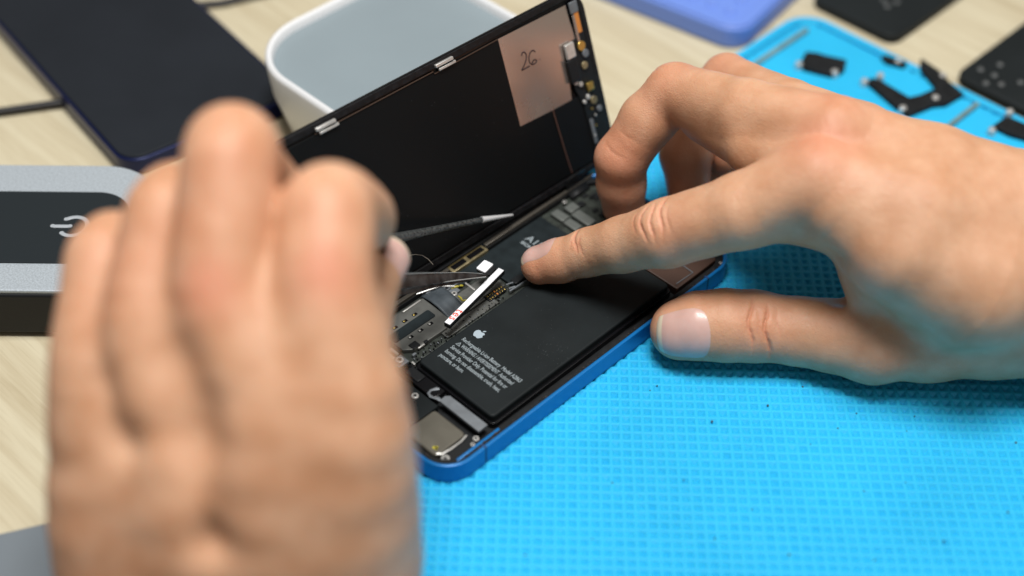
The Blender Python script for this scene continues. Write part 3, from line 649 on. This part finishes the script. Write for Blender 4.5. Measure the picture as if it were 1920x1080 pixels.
# ---------------------------------------------------------------- hands (implicit surface, then one continuous mesh)
def smin(a, b, k):
    h = np.clip(.5+.5*(b-a)/k, 0, 1); return b*(1-h)+a*h-k*h*(1-h)
def cap(X, a, b, ra, rb):
    ab = b-a; L2 = ab@ab; t = np.clip(((X-a)@ab)/L2, 0, 1)
    return np.linalg.norm(X-(a+t[:, None]*ab), axis=1)-(ra+(rb-ra)*t)
def chain_d(X, pts, k=2.0):
    dd = None
    for (a, ra), (b, rb) in zip(pts, pts[1:]):
        c = cap(X, a, b, ra, rb); dd = c if dd is None else smin(dd, c, k)
    return dd
def nets(f, lo, hi, h, B=16):
    """blockwise surface nets of the implicit function f over a box"""
    lo = np.array(lo, float); n = np.ceil((np.array(hi)-lo)/h).astype(int)+1; nb = np.ceil(n/B).astype(int); n = nb*B
    vals = np.ones(n, np.float32)*9
    bi = np.stack(np.meshgrid(*[np.arange(k) for k in nb], indexing='ij'), -1).reshape(-1, 3)
    cen = lo+(bi*B+B/2)*h; dc = f(cen); half = B*h*.5*math.sqrt(3)+3
    for (i, j, k), dv in zip(bi, dc):
        if abs(dv) > half:
            if dv < 0: vals[i*B:i*B+B, j*B:j*B+B, k*B:k*B+B] = -9
            continue
        g_ = np.stack(np.meshgrid(np.arange(i*B, i*B+B), np.arange(j*B, j*B+B), np.arange(k*B, k*B+B), indexing='ij'), -1).reshape(-1, 3)
        vals[i*B:i*B+B, j*B:j*B+B, k*B:k*B+B] = f(lo+g_*h).reshape(B, B, B)
    ins = vals < 0
    c8 = sum(ins[a:n[0]-1+a, b:n[1]-1+b, c:n[2]-1+c].astype(np.int8) for a in (0, 1) for b in (0, 1) for c in (0, 1))
    act = np.argwhere((c8 > 0) & (c8 < 8)); idx = -np.ones(n-1, np.int64); idx[tuple(act.T)] = np.arange(len(act))
    acc = np.zeros((len(act), 3)); cnt = np.zeros(len(act))
    corners = [(a, b, c) for a in (0, 1) for b in (0, 1) for c in (0, 1)]
    for a in corners:
        for axn in range(3):
            if a[axn]: continue
            b = list(a); b[axn] = 1
            va = vals[act[:, 0]+a[0], act[:, 1]+a[1], act[:, 2]+a[2]]; vb_ = vals[act[:, 0]+b[0], act[:, 1]+b[1], act[:, 2]+b[2]]
            m_ = (va < 0) != (vb_ < 0); t = np.where(m_, va/(np.where(va == vb_, 1, va-vb_)), 0)
            pos = np.array(a, float)[None].repeat(len(act), 0); pos[:, axn] = t
            acc[m_] += pos[m_]; cnt[m_] += 1
    V = lo+(act+acc/cnt[:, None])*h
    F = []
    for axn in range(3):
        o1, o2 = [(1, 2), (2, 0), (0, 1)][axn]
        sl0 = [slice(0, n[0]-1)]*3; A0 = ins[:-1, :-1, :-1]
        sh = [slice(0, -1)]*3; sh[axn] = slice(1, None); A1 = ins[tuple(sh)]
        e = np.argwhere(A0 != A1); e = e[(e[:, o1] > 0) & (e[:, o2] > 0)]
        fl_ = A0[tuple(e.T)]
        d1 = np.zeros(3, int); d1[o1] = 1; d2 = np.zeros(3, int); d2[o2] = 1
        q = np.stack([idx[tuple((e-d1-d2).T)], idx[tuple((e-d2).T)], idx[tuple(e.T)], idx[tuple((e-d1).T)]], 1)
        q[~fl_] = q[~fl_][:, ::-1]; F.append(q[(q >= 0).all(1)])
    return V, np.concatenate(F)

def crease(X, Pt, axv, n, offs, depth=.45, wdt=.55, span=6.0, curv=.012):
    """groove field (mm) across a finger at a joint: Pt joint, axv along finger, n outward direction of the creased side"""
    axv = axv/np.linalg.norm(axv); n = n-axv*(n@axv); n = n/np.linalg.norm(n); b = np.cross(axv, n)
    Q = X-Pt; near = np.einsum('ij,ij->i', Q, Q) < 30**2; res = np.zeros(len(X))
    if not near.any(): return res
    Q = Q[near]; t = Q@axv; l = Q@b; up_ = Q@n; out = np.zeros(len(Q))
    for (o, k, dp, ph) in offs:
        tc = o+curv*k*l*l+.5*np.sin(l*.55+ph)+.07*np.sin(l*2.3+2*ph)
        out += depth*dp*np.exp(-((t-tc)/wdt)**2)*np.exp(-((l-1.5*math.sin(ph*3))/(span*min(1, .45+dp*.5)))**4)*np.clip(up_/4, 0, 1)
        out += .22*depth*dp*np.exp(-((t-tc-1.3)/(wdt*.6))**2)*np.exp(-((l+1.2*math.sin(ph*5))/(span*.6))**4)*np.clip(up_/4, 0, 1)
    res[near] = out; return res

def make_hand(name, label, chains, palm, extra, creases, reds, lo_hi_pad, h, kpalm, subtract=(), dense=0, soft=1):
    pc = [[(P(*q[:3]), q[3]) for q in ch] for ch in chains]; pp = [[(P(*q[:3]), q[3]) for q in ch] for ch in palm]
    fused = [[(P(*q[:3]), q[3]) for q in ch] for ch in extra]
    if dense:
        def dn(ch):
            q = catmull([(*a_, r_) for a_, r_ in ch], dense); return [(x[:3], float(x[3])+.65) for x in q]
        pc, pp, fused = [dn(c) for c in pc], [dn(c) for c in pp], [dn(c) for c in fused]
    k1, k2 = (.6, .6) if dense else (2.2, 4)
    def f(X):
        pd = None
        for ch in pp:
            c = chain_d(X, ch, k2); pd = c if pd is None else smin(pd, c, kpalm)
        for ch in fused:
            pd = smin(pd, chain_d(X, ch, 3), 5)
        out = None
        for ch in pc:
            fd = smin(pd, chain_d(X, ch, k1), 4.5); out = fd if out is None else smin(out, fd, .8)
        for cr in creases: out = out+crease(X, *cr)
        for (pt, p2_, r_, amt) in subtract:
            q2 = ((X-pt)**2).sum(1) if p2_ is None else (cap(X, pt, p2_, 0, 0))**2
            out = out+amt*np.exp(-q2/(r_*r_))
        # slow unevenness of flesh
        if not dense: out = out+.22*np.sin(X[:, 0]*.21+1)*np.sin(X[:, 1]*.19+2)*np.sin(X[:, 2]*.23)
        return out
    allp = np.array([q for ch in pc+pp+fused for q, _ in ch]); rad = max(r_ for ch in pc+pp+fused for _, r_ in ch)
    lo = allp.min(0)-rad*lo_hi_pad-2; hi = allp.max(0)+rad*lo_hi_pad+2
    V, F = nets(f, lo, hi, h)
    o0 = V.mean(0); me = bpy.data.meshes.new(name); me.from_pydata(((V-o0)*S).tolist(), [], F.tolist()); me.update()
    me.polygons.foreach_set('use_smooth', [True]*len(me.polygons))
    red = np.zeros(len(V))
    for (pt, r_, a) in reds: red = np.maximum(red, a*np.exp(-((V-pt)**2).sum(1)/(r_*r_)))
    for cr in creases: red = np.maximum(red, np.clip(crease(V, *cr)/.9, 0, .38))
    at = me.attributes.new('redness', 'FLOAT', 'POINT'); at.data.foreach_set('value', red.astype(np.float32))
    me.materials.append(M['skin']); o = bpy.data.objects.new(name, me); COL.objects.link(o); o.location = Vector(o0)*S; ORI[o.name] = tuple(o0)
    sm = o.modifiers.new('smooth', 'SMOOTH'); sm.factor = .35 if soft == 1 else .5; sm.iterations = soft
    tag(o, label, 'hand')
    print(name, len(V), 'verts')
    return o, f
def nail(f, hand, base, tip, n0, half_w, s0, s1, name='fingernail'):
    """plate laid on the finger: s along the axis from base joint, theta across"""
    axv = tip-base; L = np.linalg.norm(axv); axv = axv/L; n0 = n0-axv*(n0@axv); n0 /= np.linalg.norm(n0); b = np.cross(axv, n0)
    nu, nv = 22, 18; pts = []; 
    for i in range(nu+1):
        for j in range(nv+1):
            a = -1+2*j/nv; c = -1+2*i/nu
            # rounded outline (squircle), straighter sides
            ss = c*math.sqrt(max(0, 1-(.5 if c < 0 else .3)*a*a)); aa = a*math.sqrt(max(0, 1-.22*c*c*(1 if c < 0 else .55)))
            s_ = (s0+s1)/2+(s1-s0)/2*ss; pts.append((s_, aa, c, a))
    org = np.array([base+axv*s_+b*(aa*half_w*.995)+n0*22 for s_, aa, _, _ in pts]); dr = -n0
    # bend rays inwards so that the plate wraps
    dirs = np.array([-(n0*math.cos(aa*.62)+b*math.sin(aa*.62)) for _, aa, _, _ in pts])
    org = np.array([base+axv*s_-dirs[i]*18+b*aa*half_w*.45 for i, (s_, aa, _, _) in enumerate(pts)])
    t = np.zeros(len(pts))
    for _ in range(40): t += np.clip(f(org+dirs*t[:, None]), -2, 4)*.8
    sp = org+dirs*t[:, None]
    lift = np.array([.38*(1-a**6)*(1-(abs(c)**5 if c < 0 else 0))-.12 for _, _, c, a in pts]); top = sp-dirs*lift[:, None]
    # past the fingertip the plate keeps going straight instead of following the skin down
    bot = sp+dirs*.5
    n1 = nv+1; N = len(pts); vs = list(top)+list(bot); fs = []
    for i in range(nu):
        for j in range(nv):
            a = i*n1+j; fs.append((a, a+1, a+n1+1, a+n1)); fs.append((N+a, N+a+n1, N+a+n1+1, N+a+1))
    ring = [j for j in range(n1)]+[i*n1+nv for i in range(1, nu+1)]+[nu*n1+j for j in range(nv-1, -1, -1)]+[i*n1 for i in range(nu-1, 0, -1)]
    for k in range(len(ring)): a, c = ring[k], ring[(k+1) % len(ring)]; fs.append((a, c, c+N, a+N))
    mb = MB().add(vs, fs); o = mb.build(name, M['nail'], hand, ang=80); o.data.materials.append(M['nailtip'])
    for k in range(nu*nv):
        i = k//nv
        if i >= nu-2: o.data.polygons[2*k].material_index = 1
    return o

# right hand -------------------------------------------------------
iT, iD, iP, iM = (1013, 497, 16.9, 6.9), (1104, 473, 26, 8.4), (1252, 437, 46, 11.4), (1530, 335, 74, 13.0)
chR = [
    [iT, (1050, 489, 20, 7.6), iD, (1170, 458, 35, 9.6), iP, (1390, 396, 60, 12.4), iM],
    [(1169, 385, 16, 8.0), (1165, 345, 26, 8.9), (1166, 296, 38, 9.5), (1215, 225, 52, 10.0), (1266, 174, 62, 10.4), (1400, 212, 72, 11.4), (1565, 250, 80, 12)],
    [(1292, 365, 14, 8.0), (1286, 290, 28, 9.6), (1320, 200, 42, 9.4), (1362, 147, 50, 9.0), (1480, 200, 62, 9.5), (1610, 255, 72, 11)],
    [(1352, 330, 12, 7.8), (1372, 290, 24, 8.4), (1450, 225, 40, 8.2), (1640, 290, 60, 10)],
    [(1277, 618, 14.4, 10.6), (1310, 612, 16, 11.6), (1360, 610, 17, 12.3), (1412, 612, 16.5, 12.2), (1500, 621, 16, 11.6), (1560, 629, 17, 12.4), (1640, 640, 19, 14.0)],
]
palmR = [
    [(1530, 340, 72, 13.5), (1720, 400, 68, 17), (1930, 462, 52, 22), (2250, 540, 44, 28)],
    [(1570, 262, 76, 13.0), (1740, 330, 70, 16), (1930, 408, 60, 20), (2250, 500, 50, 27)],
    [(1610, 272, 66, 13.0), (1760, 340, 58, 16), (1930, 420, 50, 20), (2250, 520, 44, 26)],
    [(1640, 300, 54, 13.0), (1780, 380, 44, 17), (1940, 460, 40, 22), (2250, 560, 40, 26)],
    [(1640, 637, 19, 13.6), (1740, 615, 22, 17.2), (1860, 588, 27, 21), (2000, 560, 33, 27), (2250, 600, 36, 30)],
    [(1660, 468, 48, 14), (1760, 520, 40, 20), (1900, 520, 42, 26)],
]
extraR = [[(1575, 392, 68, 11.5), (1690, 462, 60, 18), (1820, 520, 50, 23)], [(1634, 492, 46, 10.5), (1641, 550, 33, 10.5), (1700, 590, 26, 12)], [(1440, 400, 60, 9.0), (1528, 396, 60, 11.0), (1610, 430, 56, 11)],
          [(1325, 222, 60, 8.6), (1420, 275, 66, 9.5), (1500, 310, 70, 10)]]
foldR = [(P(1574+14*i, 549+3.4*i, 31), None, 4.2, 1.9) for i in range(9)]+[(P(1570, 470+12*i, 58), None, 3.5, .9) for i in range(3)]
foldR += [(P(1590, 318, 92), P(1860, 400, 92), 3.0, -.5), (P(1640, 240, 90), P(1880, 320, 92), 3.0, -.45), (P(1660, 470, 88), P(1830, 405, 92), 1.6, -.45), (P(1700, 300, 92), P(1820, 350, 94), 1.5, -.4)]
foldR += [(P(1262+9*i, 205+11*i, 70), None, 3.2, .9) for i in range(6)]
up = np.array([0, 0, 1.0])
PiP, PiM, PiD, PiT = P(*iP[:3]), P(*iM[:3]), P(*iD[:3]), P(*iT[:3])
tI, tM, tT = P(1412, 614, 16.5), P(1640, 640, 19), P(1272, 620, 14.2)
mP = P(1266, 168, 62)
crR = [
    (PiP, PiT-PiP, TO_CAM*.8+up*.5+IMG_UP*.15, [(6.6, -2.6, .45, .3), (3.4, -2.8, 1.0, 1.0), (-.9, .3, .9, 2.0), (-4.2, .2, 1.0, .2), (-7.0, 1.2, .35, 1.4)], .9, .5, 6.8, .012),
    (PiD, PiT-PiD, up*.7+TO_CAM*.6, [(.8, .5, 1.0, .4), (-1.2, .2, .5, 1.6), (2.4, .2, .3, 2.2)], .75, .6, 5, .01),
    (tI, tT-tI, TO_CAM, [(2.2, -1.2, 1.0, .5), (-3.1, -1.5, 1.15, 1.7), (-.8, .4, .3, 2.6), (-7.5, 1.0, .35, .3)], 1.0, .5, 8.2, .012),
    (mP, P(1163, 300, 38)-mP, TO_CAM*.2+IMG_UP-IMG_RIGHT*.7, [(1.2, .4, .6, .6), (-1.4, .4, .6, 1.2), (3.4, .4, .4, 2.2)], .35, .6, 5, .01),
    (P(1180, 262, 42), P(1163, 300, 38)-mP, TO_CAM, [(4.6, .4, .8, .6), (-3, .5, .5, .2)], .3, .7, 5, .01),
]
redR = [(P(1545, 285, 82), 12, .55), (PiP+TO_CAM*8, 9, .28), (PiT, 13, .38), (tI+TO_CAM*6, 13, .30), (tT, 16, .30), (P(1575, 200, 86), 13, .35), (mP, 15, .4), (P(1160, 300, 40), 16, .45), (P(1170, 385, 18), 18, .5),
        (P(1362, 142, 52), 14, .35), (P(1570, 580, 45), 14, .55), (P(1290, 330, 18), 18, .6), (P(1680, 690, 30), 16, .2)]
handR, fR = make_hand('hand', 'bare hand pressing its index finger on the battery and thumb beside the phone', chR, palmR, extraR, crR, redR, .9, .46, 7.0, foldR)
nail(fR, handR, PiD, PiT, IMG_UP*.9+TO_CAM*.42-IMG_RIGHT*.1, 6.3, 9.6, 25.0)
nail(fR, handR, tI, tT, TO_CAM*1.0-IMG_UP*.16, 8.6, 14.5, 33.0)

# left hand, close to the lens -------------------------------------
chL = [
    [(690, 422, 432, 7.2), (676, 405, 405, 9.0), (618, 392, 370, 11.4), (610, 450, 364, 11.8), (606, 530, 361, 12.2), (622, 660, 361, 13.2)],
    [(600, 440, 440, 7.5), (520, 370, 412, 8.8), (450, 310, 384, 10.8), (434, 283, 367, 11.3), (424, 400, 363, 11.3), (412, 540, 361, 11.6), (446, 680, 361, 12.4)],
    [(560, 480, 440, 7.5), (440, 400, 410, 8.8), (330, 382, 378, 10.3), (306, 480, 371, 10.8), (282, 610, 367, 11.3), (306, 740, 366, 12.0)],
    [(500, 520, 440, 7.0), (340, 480, 415, 8.0), (212, 466, 384, 9.4), (193, 560, 377, 10.3), (181, 680, 373, 11.2), (190, 800, 375, 12.4)],
    [(722, 487, 452, 7.0), (690, 535, 438, 8.8), (655, 640, 410, 11), (640, 800, 378, 14)],
]
palmL = [
    [(606, 500, 370, 7.5), (640, 740, 363, 15.0), (624, 960, 377, 21), (575, 1250, 412, 31), (560, 1500, 436, 34)],
    [(412, 500, 370, 7), (480, 790, 364, 14.0), (496, 1000, 376, 20), (470, 1250, 410, 30), (460, 1500, 436, 34)],
    [(284, 580, 375, 7), (334, 860, 370, 14.5), (376, 1050, 383, 20), (398, 1250, 410, 29), (400, 1500, 436, 33)],
    [(188, 640, 380, 7), (208, 910, 380, 15.0), (258, 1080, 391, 20), (310, 1250, 412, 27), (340, 1500, 436, 31)],
    [(640, 790, 382, 16), (606, 1000, 390, 22)], [(400, 640, 372, 16), (410, 760, 378, 19), (400, 900, 390, 22), (400, 1200, 420, 28)],
    [(502, 535, 371, 11), (530, 640, 367, 14.5), (548, 780, 367, 17.5), (548, 960, 379, 21)], [(345, 590, 372, 10.5), (372, 690, 371, 13.5), (402, 820, 372, 17), (430, 980, 380, 20)], [(232, 650, 379, 10.5), (248, 750, 378, 13.5), (276, 880, 379, 17), (312, 1040, 388, 20)],
]
TD = -TO_CAM
def seg(l, r_, amt): return [(D(*p1), D(*p2), r_, amt) for p1, p2 in zip(l, l[1:])]
grooveL = seg([(352, 680, 354), (376, 820, 354), (412, 1000, 361), (436, 1250, 381)], 6.8, 2.6)+seg([(232, 720, 364), (266, 840, 363), (316, 1000, 368), (350, 1250, 386)], 6.2, 2.0)
redL = [(D(434, 300, 345), 22, .22), (D(320, 400, 350), 18, .22), (D(620, 400, 345), 18, .22), (D(205, 480, 360), 18, .22), (D(388, 535, 350), 9, .5), (D(608, 508, 349), 9, .5), (D(640, 360, 345), 12, .2), (D(434, 210, 345), 14, .25), (D(190, 480, 350), 13, .35), (D(310, 330, 350), 12, .25), (D(270, 560, 322), 12, .2)]
handL, fL = make_hand('hand', 'blurred bare hand in the foreground holding the tweezers between finger and thumb', chL, palmL, [], [], redL, .9, 1.15, 8.0, grooveL, 3, 30)
nail(fL, handL, D(690, 540, 438), D(722, 490, 452), TO_CAM*1.0+IMG_RIGHT*.3, 7.0, 4.5, 18.5)
